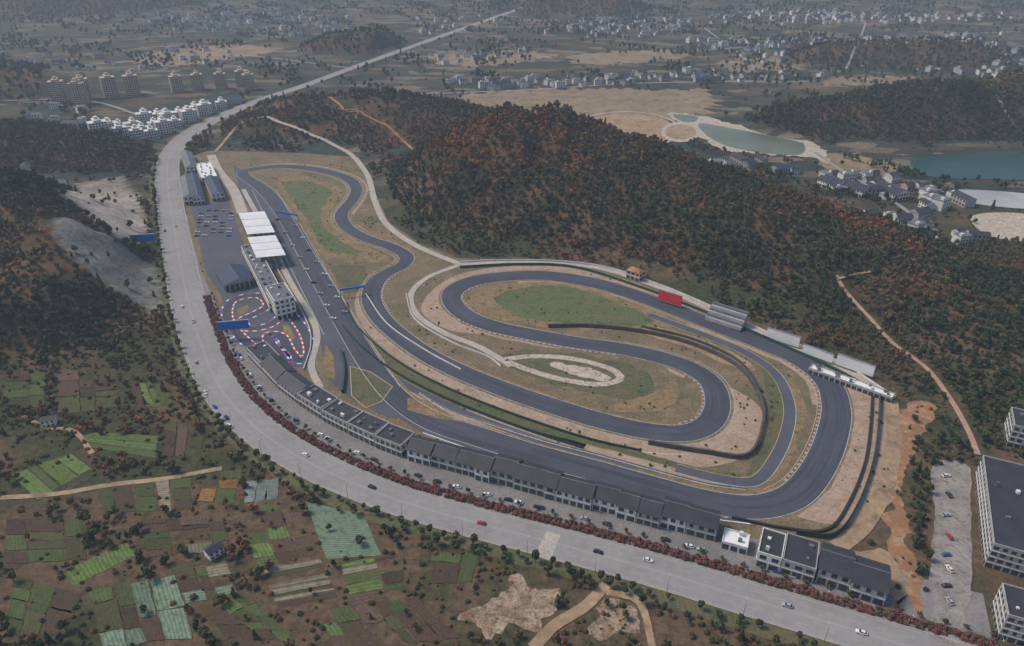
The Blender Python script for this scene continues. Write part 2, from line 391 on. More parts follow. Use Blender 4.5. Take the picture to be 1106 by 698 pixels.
sheet('gravel_runoff',GL([(700,352),(750,364),(800,385),(815,400),(790,396),(745,376),(700,363)]),.22,M['dirt'],True,1)
sheet('pit_lane',GL([(252,178),(300,210),(345,285),(372,330),(400,378),(428,425),(455,452),(420,452),(380,432),(352,408),(346,368),(322,325),(300,280),(278,240),(258,205)]),.23,M['asph2'])
sheet('pit_island',GL([(378,396),(400,402),(424,418),(412,434),(395,441),(380,428)]),.26,M['green'])
sheet('pit_island',GL([(352,372),(360,385),(362,410),(352,408),(349,388)]),.26,M['ochre'])
for P_ in ([(378,396),(400,402),(424,418),(412,434),(395,441),(380,428),(378,396)],[(298,205),(340,275),(372,325),(402,372),(432,418)],[(272,205),(300,262),(330,322),(350,362)]):
    Q_=GL(P_);b=MB()
    for p,q in zip(Q_[:-1],Q_[1:]):
        u=(q-p)/np.linalg.norm(q-p);r=np.array([u[1],-u[0]])*.25
        b.face([(*(p-r),.285),(*(q-r),.285),(*(q+r),.285),(*(p+r),.285)],M['yline'] if P_[0]==P_[-1] else M['fline'])
    b.obj('pit_lane_line')
hwT=np.full(len(T),7.8);hwT[0:14]=6.6;hwT[36:58]=8.6
strip('race_track',T,-hwT,hwT,.25,M['asph'],True,step=2.5)
strip('race_track_widening',seg(51,58),-10.8,-8,.24,M['asph2'])
for k in (-1,1): strip('track_edge_line',T,k*(hwT-.3)-.17,k*(hwT-.3)+.17,.28,M['wline'],True,step=2.5)
strip('track_shoulder_line',seg(0,30),9.6,9.9,.2,M['wline']); strip('track_shoulder_line',seg(38,50),10.4,10.8,.2,M['yline'])
strip('track_shoulder_line',seg(51,58),12.2,12.8,.2,M['wline']);strip('track_shoulder_line',seg(15,22),39.5,40,.2,M['yline'])
strip('track_shoulder_line',seg(15,24),18.4,19,.2,M['wline'])
for a_,b_,k in ((51,55,-1),(24,28,-1),(34,37,1),(44,49,1),(12,16,-1),(4,8,1),(30,34,-1)):
    w_=9.2 if a_>40 else (7.2 if a_<10 else 8.4)
    dashes('track_kerb',seg(a_,b_),k*w_,1.1,2,0,.29,[M['kred'],M['kwhite']])
# service roads
strip('service_road',SRV,-3,3,.45,M['concrete'],drape=True); strip('service_road',SR2,-3,2.2,.3,M['concrete']); strip('service_road',SR3,-2.4,2.4,.31,M['concrete'])
strip('infield_paving',GL([(545,388),(580,385),(620,388),(660,399),(670,410),(645,416),(605,410),(570,400),(545,390)]),-2.2,2.6,.33,M['cream'],step=2,jag=.6)
sheet('infield_paving',GL([(600,393),(650,402),(662,410),(645,413),(612,404)]),.32,M['cream'],True,2)
strip('service_road',GL([(962,432),(966,470),(958,520),(935,565),(905,592)]),-4,4,.3,M['dirt'],jag=.7)
strip('service_road',GL([(228,168),(236,185),(252,205),(262,230)]),-5,5,.3,M['concrete'])
strip('pit_wall_apron',GL([(262,205),(285,248),(310,300),(340,355),(335,395),(345,420)]),-3,1.5,.31,M['concrete'])
fence('green_fence',seg(15,23),19.2,1.8,.3,M['fence'],.1,3)
fence('green_fence',seg(16,22),28,2.2,.25,M['fence'],.1,3)
fence('safety_barrier',seg(51,58),12.95,1.0,.4,M['metal'],.1)
fence('safety_barrier',seg(51,57),-12.5,1.1,.6,M['white'],.1)
fence('retaining_wall',GL([(592,354),(640,354),(700,361),(755,376),(800,400),(822,435),(822,465),(806,494),(760,490),(700,480)]),0,3.0,1.2,M['stone'],.1)
fence('retaining_wall',GL([(690,358),(745,372),(790,394),(812,425)]),-6,2.0,.8,M['stone'],.1)
fence('catch_fence',GL([(950,425),(948,460),(942,500),(925,548),(900,580),(860,578)]),0,3.2,.3,M['fence'],.1,2)
fence('tyre_wall',GL([(942,428),(940,460),(934,500),(916,545),(893,573),(850,572),(790,560)]),0,1.2,1.2,M['tyre'],.1)
fence('catch_fence',GL([(497,290),(560,287),(620,290),(690,311),(760,338),(830,368),(900,400),(945,424)]),0,2.4,.25,M['fence'],.1,3)
fence('boundary_wall',SR2,-3.6,1.6,.4,M['wallw'],.1)
fence('catch_fence',GL([(443,318),(452,344),(490,368),(530,384),(545,395)]),3,1.4,.3,M['wallw'],.1)
fence('green_fence',GL([(368,380),(372,400),(370,425)]),0,2.6,1.2,M['fence'],.1,2)
fence('boundary_wall',GL([(300,292),(330,345),(336,372),(328,400)]),0,1.4,.4,M['wallw'],.1)
fence('safety_barrier',GL([(395,318),(418,350),(458,378),(498,400)]),0,1.0,.5,M['wallw'],.1)
fence('boundary_wall',GL([(345,432),(440,478),(600,520),(775,566)]),0,2.2,.4,M['wall'],.1)
def gantry(p,q):
    p=G(*p);q=G(*q);L=np.linalg.norm(q-p);u=(q-p)/L;n=np.array([-u[1],u[0]])
    b=MB()
    for t in (0,1): b.box(p+u*L*t-n*.3,u,n,.6,.6,0,7.5,M['metal'])
    b.box(p-n*.5,u,n,L+.6,1,6.2,7.6,M['blue'],True);b.obj('start_gantry')
gantry((300,236),(322,240));gantry((368,322),(394,318))
# kart track
sheet('kart_paddock',GL([(240,322),(285,312),(318,330),(337,358),(336,396),(300,398),(262,372),(244,345)]),.2,M['asph2'])
K=GL([(248,328),(262,321),(282,320),(290,330),(276,339),(262,346),(268,355),(290,352),(308,340),(318,344),(330,362),(334,382),(324,390),(313,380),(304,364),(290,362),(294,374),(308,386),(300,394),(276,378),(258,362),(246,345)])
strip('kart_track',K,-3.2,3.2,.26,M['asph'],True,step=1.5)
dashes('kart_kerb',K,3.7,1.1,3,0,.28,[M['white'],M['red']],True); dashes('kart_kerb',K,-3.7,1.1,3,0,.28,[M['blue'],M['white'],M['blue'],M['red']],True)
sheet('kart_infield',GL([(305,352),(311,350),(319,364),(314,370),(308,362)]),.24,M['ochre']);sheet('kart_infield',GL([(256,334),(268,330),(270,334),(258,342)]),.24,M['ochre'])
sheet('paddock_asphalt',GL([(206,222),(246,216),(270,282),(285,312),(240,322),(222,292)]),.21,M['asph2'])
# ---------- buildings ----------
def building(name,p0,p1,depth,H,st,bay=3.2,wall='wall',roof='roof',kind='flat',z=0,win=True,over=.5):
    p0=np.array(p0);p1=np.array(p1);L=np.linalg.norm(p1-p0);ux=(p1-p0)/L;uy=np.array([-ux[1],ux[0]])
    e=empty(name); e.location=(*p0,z)
    W=MB();R=MB();Wn=MB();o=np.zeros(2)
    W.box(o,ux,uy,L,depth,-1,H,M[wall])
    if kind=='flat':
        R.box(o+ux*.4+uy*.4,ux,uy,L-.8,depth-.8,H-.3,H+.12,M[roof])
        for (q,a_,b_,l,d) in ((o,ux,uy,L,.4),(o+uy*(depth-.4),ux,uy,L,.4),(o+uy*.4,ux,uy,.4,depth-.8),(o+ux*(L-.4)+uy*.4,ux,uy,.4,depth-.8)):
            W.box(q,a_,b_,l,d,H-.01,H+.8,M[wall])
        nb=max(1,int(L/9))
        for i in range(nb):
            for r_ in range(2):
                q=o+ux*(L*(i+.2+.5*random.random())/nb)+uy*(depth*(.15+.4*r_+.2*random.random()))
                R.box(q,ux,uy,random.uniform(1,2.6),random.uniform(1,2.2),H+.1,H+.8+random.random()*1.6,M['roofg' if random.random()<.6 else 'wallw'])
    else:
        rh=min(depth*.28,3.5);a_=o-ux*over-uy*over;b_=a_+ux*(L+2*over);c_=b_+uy*(depth+2*over);d_=a_+uy*(depth+2*over)
        ins=depth*.45 if kind=='hip' else 0
        r0=(a_+d_)/2+ux*ins;r1=(b_+c_)/2-ux*ins;t=.02
        z0=H+t;z1=H+rh
        R.face([(*a_,z0),(*b_,z0),(*r1,z1),(*r0,z1)],M[roof]);R.face([(*c_,z0),(*d_,z0),(*r0,z1),(*r1,z1)],M[roof])
        if kind=='hip':
            R.face([(*b_,z0),(*c_,z0),(*r1,z1)],M[roof]);R.face([(*d_,z0),(*a_,z0),(*r0,z1)],M[roof])
        else:
            W.face([(*o,H),(*(o+uy*depth),H),(*(o+uy*depth/2),z1-.25)],M[wall]);W.face([(*(o+ux*L),H),(*(o+ux*L+uy*depth),H),(*(o+ux*L+uy*depth/2),z1-.25)],M[wall])
            R.box(r0-uy*.25,ux,uy,np.linalg.norm(r1-r0),.5,z1-.1,z1+.15,M['roofg'])
        R.face([(*d_,z0-.15),(*c_,z0-.15),(*b_,z0-.15),(*a_,z0-.15)],M[roof])
    if win:
        sh=H/st
        def row(o_,a_,b_,l):
            nb=max(1,int(l/bay));bw=l/nb
            for s_ in range(st):
                zb=s_*sh+(.3 if s_==0 else sh*.3);zt=s_*sh+sh*.82
                for i in range(nb):
                    w_=bw*(.78 if s_==0 else random.choice([.4,.55,.65]))
                    q=o_+a_*(i*bw+(bw-w_)/2)
                    Wn.box(q,a_,b_,w_,-.06,zb,zt,M['glass'])
                if s_: W.box(o_,a_,b_,l,-.18,s_*sh-.12,s_*sh+.12,M['wallw'],True)
        row(o,ux,uy,L);row(o+uy*depth,ux,-uy,L)
        row(o,uy,ux,depth);row(o+ux*L,uy,-ux,depth)
        Wn.obj('windows',e)
    W.obj('walls',e);R.obj('roof',e)
    return e
def rowof(name,pa,pb,n,depth,H,st,gap=.3,**k):
    a=np.array(pa);b=np.array(pb)
    cuts=np.linspace(0,1,n+1);cuts[1:-1]+=rng.uniform(-.3,.3,n-1)/n
    for i in range(n):
        q0=a+(b-a)*cuts[i];q1=a+(b-a)*cuts[i+1];u=(q1-q0)/np.linalg.norm(q1-q0)
        nn=np.array([-u[1],u[0]])*random.choice([0,0,.8,1.5])
        building(name,q0+nn,q1-u*gap+nn,depth+random.choice([0,0,1.2]),H+random.choice([0,.4,.8]),st,wall=random.choice(['wall','wall','wallw']),**k)
rowof('shophouse',G(440,499),G(772,588),13,12,7.6,2,kind='gable',bay=3.6)
rowof('shophouse',G(815,611),G(878,631),2,16,8.4,2,kind='flat',bay=3.6); rowof('shophouse',G(880,632),G(954,656),2,16,8.4,2,kind='gable',bay=3.6)
building('gate_building',G(778,592),G(806,600),9,4,1,wall='wallw',roof='roofw')
for a_,b_,d_,h_ in (((268,386),(283,402),13,7),((284,403),(300,420),13,7.5),((301,421),(322,437),13,7),((323,438),(348,454),13,8),((349,455),(376,469),13,7.5),((377,470),(405,483),13,8),((406,484),(434,495),13,8)):
    building('shophouse',G(*a_),G(*b_),d_,h_,2,kind='flat' if random.random()<.5 else 'gable',bay=3.4,roof=random.choice(['roof','roofg','roof']))
building('pit_building',G(262,276),G(292,338),13,8,2,wall='wallw',roof='roofg')
building('control_tower',G(290,330),G(300,346),14,15,4,wall='wallw',roof='roofg')
building('paddock_hall',G(234,300),G(244,316),22,6,1,roof='roofb',kind='gable')
for a_,b_,d_,h_,r_,k_ in (((196,200),(200,222),12,8,'roofg','gable'),((204,196),(210,222),10,7,'roofb','gable'),((212,184),(219,200),16,7,'roofw','flat'),((222,200),(230,218),12,7,'roofb','gable'),((196,172),(202,188),12,7,'roofg','gable')):
    building('paddock_building',G(*a_),G(*b_),d_,h_,2,wall='wallw',roof=r_,kind=k_)
def grandstand(name,p0,p1,depth,tiers,rise,canopy=None,m='wall'):
    p0=np.array(p0);p1=np.array(p1);L=np.linalg.norm(p1-p0);ux=(p1-p0)/L;uy=np.array([-ux[1],ux[0]])
    e=empty(name);e.location=(*p0,0);b=MB();o=np.zeros(2)
    for i in range(tiers):
        b.box(o+uy*(depth*i/tiers),ux,uy,L,depth/tiers,-.5,(tiers-i)*rise,M[m] if i%2 else M['roofg'])
    b.obj('tiers',e)
    if canopy:
        c=MB();n=3
        for i in range(n):
            q=o+ux*(L*(i+.02)/n);w=L*.96/n
            a_=q-uy*1;bb=q+ux*w-uy*1;cc=q+ux*w+uy*(depth+2);dd=q+uy*(depth+2)
            h1,h2=canopy,canopy-2.2
            m1=(a_+bb)/2;m2=(cc+dd)/2
            c.face([(*a_,h1),(*m1,h1+.5),(*m2,h2+.5),(*dd,h2)],M['roofw']);c.face([(*m1,h1+.5),(*bb,h1),(*cc,h2),(*m2,h2+.5)],M['roofw'])
            c.cyl(q+ux*.5,.3,.25,0,h1,M['metal'],6)
            c.cyl(q+ux*.5+uy*(depth+.5),.25,.2,0,h2,M['metal'],6)
        c.obj('canopy',e)
    return e
grandstand('grandstand',G(261,243),G(271,267),20,8,.9,12)
grandstand('grandstand',G(271,270),G(281,293),20,8,.9,12)
grandstand('grandstand',G(806,352),G(768,340),12,7,1.6)
def billboard(name,p,direction,w,h,z0,m,posts=1):
    d=np.array(direction,float);d/=np.linalg.norm(d);n=np.array([-d[1],d[0]]);p=np.array(p);zb=float(height(p[0],p[1]))
    e=empty(name);e.location=(*p,zb)
    b=MB();b.box(-d*w/2-n*.5,d,n,w,1.0,z0,z0+h,m,True);b.obj('panel',e)
    f=MB();f.box(-d*(w/2+.2)-n*.62,d,n,w+.4,1.24,z0-.3,z0,M['metal'],True);f.box(-d*(w/2+.2)-n*.62,d,n,w+.4,1.24,z0+h,z0+h+.3,M['metal'],True)
    for i in range(posts): f.cyl(d*(w*((i+.5)/posts-.5)),.45 if posts==1 else .2,.35 if posts==1 else .2,-2,z0,M['metal'],10)
    f.obj('frame',e)
billboard('billboard',G(158,272),(1,.12),20,6,7,M['blue']);billboard('billboard',G(255,366),(1,.2),20,6,8,M['blue'])
for a_,b_,h_ in (((827,366),(862,377),7.5),((866,382),(898,394),6),((902,395),(942,409),7.5)):
    a=G(*a_);b=G(*b_);billboard('trackside_hoarding',(a+b)/2,b-a,np.linalg.norm(b-a),h_,1.5,M['roofw'],6)
a=G(712,326);b=G(734,333);billboard('trackside_hoarding',(a+b)/2,b-a,np.linalg.norm(b-a)*1.1,8,2,M['red'],4)
building('viewing_stand_building',G(872,403),G(962,436),6,3.5,1,roof='roofw',wall='wall')
building('hillside_pavilion',G(676,300),G(690,305),8,7,2,wall='wallb',roof='odirt',kind='hip')
for b_,a_,d_,h_,s_ in (((1062,612),(1052,515),30,14,4),((1086,482),(1083,462),20,14,4),((1076,690),(1070,655),26,14,4)):
    A=G(*b_);Bq=G(*a_);dr=(Bq-A);Ld=float(np.linalg.norm(dr));dr/=Ld;fx=np.array([dr[1],-dr[0]])
    building('apartment_block',A,A+fx*d_,Ld,h_,s_,wall='wall',roof='roof')
sheet('car_park',GL([(1008,502),(1046,505),(1048,560),(1048,620),(1044,660),(1040,700),(1006,700),(1006,650),(1005,600),(1009,550)]),.16,M['lotc'],True,.8)
sheet('bare_earth',GL([(978,440),(1000,434),(1004,450),(990,474),(980,500),(974,540),(978,580),(990,620),(998,660),(985,650),(970,610),(958,590),(962,550),(968,500)]),.15,M['odirt'],True,3)
sheet('bare_earth',GL([(910,598),(945,590),(968,606),(978,640),(960,662),(958,640),(920,622)]),.14,M['dirt'],True,3)
strip('hill_trail',PHL([(903,298),(915,318),(940,345),(965,372),(1000,398),(1025,430),(1045,465),(1056,492)]),-1.6,1.6,.6,M['pinkdirt'],drape=True)
strip('hill_trail',PHL([(903,303),(925,297),(950,293)]),-1.4,1.4,.6,M['pinkdirt'],drape=True)
strip('hill_trail',PHL([(335,102),(365,112),(390,122),(415,135),(432,150),(446,162)]),-2,2,.6,M['odirt'],drape=True)
strip('hill_trail',PHL([(350,118),(385,120),(380,135)]),-1.5,1.5,.6,M['odirt'],drape=True)
strip('hill_trail',PHL([(232,165),(245,150),(262,133),(285,127)]),-2,2,.6,M['dirt'],drape=True)
strip('dirt_road',GL([(0,538),(60,534),(120,524),(180,517),(240,506)]),-1.6,1.6,.3,M['dirt'],jag=.5);strip('dirt_road',GL([(25,450),(50,462),(80,466),(100,490)]),-1.3,1.3,.3,M['dirt'],jag=.5)
strip('dirt_road',GL([(575,700),(600,675),(632,655),(655,632)]),-2.5,2.5,.3,M['dirt'],jag=.7);strip('dirt_road',GL([(655,640),(690,650),(705,700)]),-1.6,1.6,.31,M['dirt'],jag=.7)
sheet('quarry_ground',GL([(498,668),(512,650),(540,640),(560,626),(590,628),(604,640),(590,655),(580,672),(552,680),(520,688)]),.2,M['rock'],True,6)
sheet('quarry_ground',GL([(640,655),(665,648),(690,662),(686,680),(655,690),(636,680)]),.2,M['rock'],True,5)
# ---------- far plain features ----------
sheet('dry_field',GL([(495,104),(560,98),(640,96),(700,97),(765,98),(768,120),(720,128),(640,136),(590,128),(530,118)]),.2,M['drystraw'],True,12)
th=np.linspace(0,2*math.pi,40,endpoint=False)
sheet('dry_field',GL([(676+54*math.cos(t),141+18*math.sin(t)) for t in th]),.35,M['dirt'])
strip('lake_path',GL([(676+58*math.cos(t),141+20*math.sin(t)) for t in th]),-2,2,.4,M['cream'],True,step=10)
sheet('lakeshore',GL([(735+21*math.cos(t),143+11*math.sin(t)) for t in th]),.46,M['cream'])
sheet('lake',GL([(735+17*math.cos(t),143+8*math.sin(t)) for t in th]),.5,M['dirt'])
sheet('lakeshore',GL([(722,124),(760,126),(800,136),(860,148),(885,158),(895,176),(870,170),(790,164),(762,152)]),.45,M['cream'],True,4)
sheet('lake',GL([(755,134),(795,140),(845,150),(868,156),(860,168),(800,162),(768,150)]),.55,M['water'],True)
sheet('lake',GL([(727,124),(752,126),(750,132),(735,131)]),.55,M['water'],True)
sheet('lake',GL([(985,172),(1040,168),(1120,168),(1125,192),(1060,194),(1000,190)]),.55,M['teal'],True)
sheet('lake',GL([(1028,207),(1060,206),(1120,212),(1120,226),(1050,220)]),.55,M['pale'],True)
sheet('plaza',GL([(1048,236),(1075,230),(1120,235),(1120,260),(1070,256)]),.4,M['cream'],True)
sheet('dry_field',GL([(880,166),(935,170),(975,182),(960,195),(900,185)]),.3,M['drystraw'],True,5)
for i_,q in enumerate(([(470,60),(560,55),(600,62),(500,72)],[(620,60),(720,54),(740,62),(640,70)],[(780,66),(880,60),(900,70),(800,78)],[(150,60),(250,48),(300,56),(180,72)],[(30,140),(80,146),(70,158),(20,152)],[(900,84),(1000,84),(1010,92),(905,92)])):
    sheet('dry_field',GL(q),.25+.01*i_,M['drystraw'],True,14)
for a,w_ in (([(935,25),(922,55),(905,78)],2),([(440,102),(560,98),(700,90),(880,88)],3),([(880,165),(905,182),(960,215),(1010,250)],2.5),([(1075,100),(1085,120),(1100,140)],2.5),([(560,30),(700,22),(900,15)],3),([(0,110),(100,110),(200,145)],2.5),([(380,74),(250,60),(100,70)],3),([(700,60),(900,44),(1106,34)],3),([(760,30),(800,60),(830,90)],2.5)):
    strip('country_road',PHL(a),-w_,w_,.5,M['boul'],drape=True,step=15)
# ---------- crop fields ----------
m,nt,b=newmat('crop_rows'); b.inputs['Roughness'].default_value=.9; b.inputs['Specular IOR Level'].default_value=.1
ac=N(nt,'ShaderNodeAttribute',attribute_name='Crop').outputs['Color']
uv=N(nt,'ShaderNodeUVMap').outputs[0]; sx=N(nt,'ShaderNodeSeparateXYZ'); nt.links.new(uv,sx.inputs[0])
mu=N(nt,'ShaderNodeMath',operation='MULTIPLY'); mu.inputs[1].default_value=3.6; nt.links.new(sx.outputs[0],mu.inputs[0])
si=N(nt,'ShaderNodeMath',operation='SINE'); nt.links.new(mu.outputs[0],si.inputs[0])
pos=N(nt,'ShaderNodeNewGeometry').outputs['Position']
f=mrange(nt,si.outputs[0],-.3,.6,0,.4)
c=mixc(nt,f,ac,(.06,.045,.028))
c=mixc(nt,mrange(nt,noise(nt,pos,.3,5,.7),.48,.7,0,.8),c,(.06,.058,.028))
g=mrange(nt,noise(nt,pos,1.2,4,.7),.3,.7,.6,1.4)
v=N(nt,'ShaderNodeVectorMath',operation='SCALE'); nt.links.new(c,v.inputs[0]); nt.links.new(g,v.inputs['Scale']); nt.links.new(v.outputs[0],b.inputs['Base Color'])
CROP=m
br=(.085,.055,.042);rd=(.12,.075,.058);gr=(.08,.11,.042);bg=(.135,.205,.06);tl=(.17,.24,.17);ol=(.085,.085,.042);st_=(.24,.22,.16);og=(.28,.14,.045)
FB=[]
def fields(quad,nu,nv,pal,k=[0]):
    k[0]+=1; q=GL(quad); FB.append(q); vs=[];fs=[];cs=[];uvs=[]; z=.05+.012*k[0]
    def P(u,v): return (q[0]*(1-u)+q[1]*u)*(1-v)+(q[3]*(1-u)+q[2]*u)*v
    us=np.sort(np.clip(np.linspace(0,1,nu+1)+np.r_[0,rng.uniform(-.3,.3,nu-1)/nu,0],0,1)) if nu>1 else np.array([0,1.])
    flip=rng.random()<.5
    for i in range(nu):
        nv_=max(1,nv+int(rng.integers(-1,2)) if nv>1 else nv)
        vv=np.sort(np.clip(np.linspace(0,1,nv_+1)+np.r_[0,rng.uniform(-.35,.35,max(nv_-1,0))/nv_,0],0,1))
        for j in range(nv_):
            if nu*nv>3 and rng.random()<.12: continue
            cc=np.array(pal[rng.integers(len(pal))])*rng.uniform(.75,1.2)
            c4=[P(us[i]+.008,vv[j]+.008),P(us[i+1]-.008,vv[j]+.008),P(us[i+1]-.008,vv[j+1]-.008),P(us[i]+.008,vv[j+1]-.008)]
            c4=[p+rng.uniform(-.7,.7,2) for p in c4]
            w=np.linalg.norm(c4[1]-c4[0]);h=np.linalg.norm(c4[3]-c4[0])
            u4=[(0,0),(w,0),(w,h),(0,h)]
            if flip: u4=[(y,x) for x,y in u4]
            pts=[];ups=[]
            for e in range(4):
                p,r=c4[e],c4[(e+1)%4];a_,b_=np.array(u4[e]),np.array(u4[(e+1)%4])
                for t in (0,.25,.5,.75):
                    jj=rng.uniform(-.35,.35,2) if t else 0
                    pts.append(p*(1-t)+r*t+jj);ups.append(tuple(a_*(1-t)+b_*t))
            n=len(vs);vs+=[(*p,z) for p in pts];fs.append(tuple(range(n,n+16)));cs.append(cc);uvs+=ups
    me=bpy.data.meshes.new('crop_field');me.from_pydata(vs,[],fs);me.materials.append(CROP)
    ul=me.uv_layers.new(name='UVMap');ul.data.foreach_set('uv',[c for p in uvs for c in p])
    a=me.attributes.new('Crop','FLOAT_COLOR','FACE');a.data.foreach_set('color',[x for c in cs for x in (*c,1)])
    COL.objects.link(bpy.data.objects.new('crop_field',me))
fields([(255,546),(322,543),(345,600),(278,616)],3,5,[br,rd,gr,bg,ol,rd])
fields([(328,541),(392,556),(413,600),(352,604)],1,1,[tl]);fields([(282,616),(347,603),(366,645),(300,658)],1,7,[st_,ol,br])
fields([(88,467),(172,470),(168,496),(92,482)],1,2,[bg,gr]);fields([(12,512),(92,484),(112,498),(42,540)],5,1,[br,gr,rd,bg])
fields([(70,618),(140,584),(148,600),(80,634)],1,2,[bg,gr]);fields([(140,414),(183,412),(190,437),(150,441)],5,1,[bg,st_,br,gr])
fields([(368,608),(428,598),(442,640),(378,655)],2,6,[bg,br,st_,gr,rd]);fields([(222,510),(262,507),(252,545),(214,541)],2,2,[og,tl,gr])
fields([(266,520),(302,516),(298,540),(264,544)],3,1,[(.2,.24,.22)]);fields([(180,610),(243,600),(255,640),(200,652)],3,4,[tl,br,gr,ol,st_])
fields([(202,656),(286,660),(325,698),(240,704)],4,3,[br,gr,rd,ol]);fields([(102,522),(206,516),(208,550),(112,556)],5,2,[ol,br,gr,rd,st_])
fields([(16,622),(88,642),(68,690),(5,680)],3,3,[ol,gr,br]);fields([(340,658),(450,645),(498,690),(360,702)],6,2,[rd,gr,br,bg,ol])
fields([(440,592),(520,600),(510,630),(450,630)],3,2,[ol,br,gr]);fields([(5,405),(50,402),(48,440),(5,442)],2,3,[br,ol,gr])
fields([(150,562),(240,556),(250,594),(160,602)],4,4,[br,rd,gr,ol,st_]);fields([(60,400),(125,398),(130,440),(62,450)],3,3,[br,ol,rd])
fields([(5,560),(90,560),(95,605),(5,610)],3,3,[ol,br,gr]);fields([(95,640),(190,620),(210,690),(110,700)],4,3,[ol,br,gr,rd,tl])
fields([(178,452),(222,470),(214,500),(176,492)],3,2,[rd,br,ol]);fields([(262,640),(292,664),(262,672),(240,655)],2,2,[bg,gr])
# ---------- scatter prototypes ----------
def leafmat(name,stops):
    m,nt,b=newmat(name); b.inputs['Roughness'].default_value=.8; b.inputs['Specular IOR Level'].default_value=.15
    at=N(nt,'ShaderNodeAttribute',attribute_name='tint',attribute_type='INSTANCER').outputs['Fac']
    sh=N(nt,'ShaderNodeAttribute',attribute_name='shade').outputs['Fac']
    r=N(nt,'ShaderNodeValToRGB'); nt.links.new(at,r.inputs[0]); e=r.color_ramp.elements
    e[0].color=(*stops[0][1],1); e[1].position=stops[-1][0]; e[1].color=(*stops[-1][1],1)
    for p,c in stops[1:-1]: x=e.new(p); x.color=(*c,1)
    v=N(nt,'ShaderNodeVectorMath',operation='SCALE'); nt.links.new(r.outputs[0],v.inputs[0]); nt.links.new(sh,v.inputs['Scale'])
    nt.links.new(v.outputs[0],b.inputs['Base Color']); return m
LEAF=leafmat('foliage',[(0,(.036,.055,.026)),(.35,(.07,.08,.034)),(.55,(.115,.092,.042)),(.75,(.16,.088,.044)),(1,(.30,.12,.05))])
HEDGE=leafmat('maroon_foliage',[(0,(.13,.045,.042)),(.5,(.17,.065,.058)),(1,(.10,.075,.04))])
def tree(name,H=7.5,R=3.0,n=180,kind='round',lm=LEAF,ls=.82):
    vs=[];fs=[];mi=[];sh=[]
    def tube(p,q,r0,r1,k=5):
        i=len(vs);d=Vector(q)-Vector(p);z=d.normalized();x=z.orthogonal().normalized();y=z.cross(x)
        for P_,r in ((p,r0),(q,r1)):
            for a in range(k):
                t=2*math.pi*a/k;vs.append(tuple(Vector(P_)+x*r*math.cos(t)+y*r*math.sin(t)))
        for a in range(k): fs.append((i+a,i+(a+1)%k,i+k+(a+1)%k,i+k+a));mi.append(1);sh.append(1)
    th_=H*.42 if kind!='shrub' else .3
    if kind!='shrub':
        tube((0,0,-.6),(0,0,th_),.24,.17)
        tube((0,0,th_),(.1,.1,H*.8),.16,.05)
        for i in range(4):
            a=i*1.6+random.random();tube((0,0,th_*.9),(R*.55*math.cos(a),R*.55*math.sin(a),H*.62+random.random()),.11,.04,4)
    lob=[]
    for i in range(8):
        a=random.random()*6.28;r=R*.55*math.sqrt(random.random())
        lob.append((r*math.cos(a),r*math.sin(a),H*(.5+.32*random.random()),R*random.uniform(.38,.6),random.uniform(.75,1.25)))
    for i in range(n):
        ls_=1
        if kind=='cone':
            t=random.random()**1.4;z=H*(.12+.88*t);rr=R*.75*(1-t)*(.75+.35*math.sin(z*4))*random.uniform(.6,1.1)+.1;a=random.random()*6.28
            c=Vector((rr*math.cos(a),rr*math.sin(a),z));no=Vector((math.cos(a),math.sin(a),.5));s_=random.uniform(.6,1.2)
        elif kind=='shrub':
            a=random.random()*6.28;e_=random.random()*1.5;rr=R*random.uniform(.6,1)
            c=Vector((rr*math.cos(a)*math.cos(e_),rr*math.sin(a)*math.cos(e_),.3+H*math.sin(e_)*random.uniform(.7,1)));no=c.copy();s_=random.uniform(.6,1.2)
        else:
            L=random.choice(lob);d=Vector((random.gauss(0,1),random.gauss(0,1),random.gauss(.25,1))).normalized()
            c=Vector(L[:3])+d*L[3]*random.uniform(.7,1.08);no=d;s_=random.uniform(.6,1.3);ls_=L[4]
        no=(no.normalized()+Vector((random.gauss(0,.45),random.gauss(0,.45),random.gauss(0,.45)))).normalized()
        x=no.orthogonal().normalized();y=no.cross(x);w=ls*s_
        k=len(vs);ang=random.random()*6.28
        for q in range(5):
            t=ang+q*1.2566;rr=w*random.uniform(.6,1.1);vs.append(tuple(c+x*rr*math.cos(t)+y*rr*math.sin(t)+no*random.uniform(-.15,.15)))
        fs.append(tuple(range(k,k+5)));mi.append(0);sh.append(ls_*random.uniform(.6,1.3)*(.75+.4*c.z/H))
    me=bpy.data.meshes.new(name);me.from_pydata(vs,[],fs);me.materials.append(lm);me.materials.append(M['bark'])
    me.polygons.foreach_set('material_index',mi);a=me.attributes.new('shade','FLOAT','FACE');a.data.foreach_set('value',sh)
    return bpy.data.objects.new(name,me)
def coll(name,objs):
    c=bpy.data.collections.new(name)
    for o in objs: c.objects.link(o)
    return c
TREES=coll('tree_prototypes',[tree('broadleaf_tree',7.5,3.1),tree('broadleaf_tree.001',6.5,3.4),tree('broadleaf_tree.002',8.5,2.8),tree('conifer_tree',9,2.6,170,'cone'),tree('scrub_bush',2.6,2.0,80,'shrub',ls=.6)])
HEDG=coll('hedge_prototypes',[tree('maroon_shrub',1.6,1.3,70,'shrub',HEDGE,.4),tree('maroon_shrub.001',1.2,1.5,70,'shrub',HEDGE,.4)])
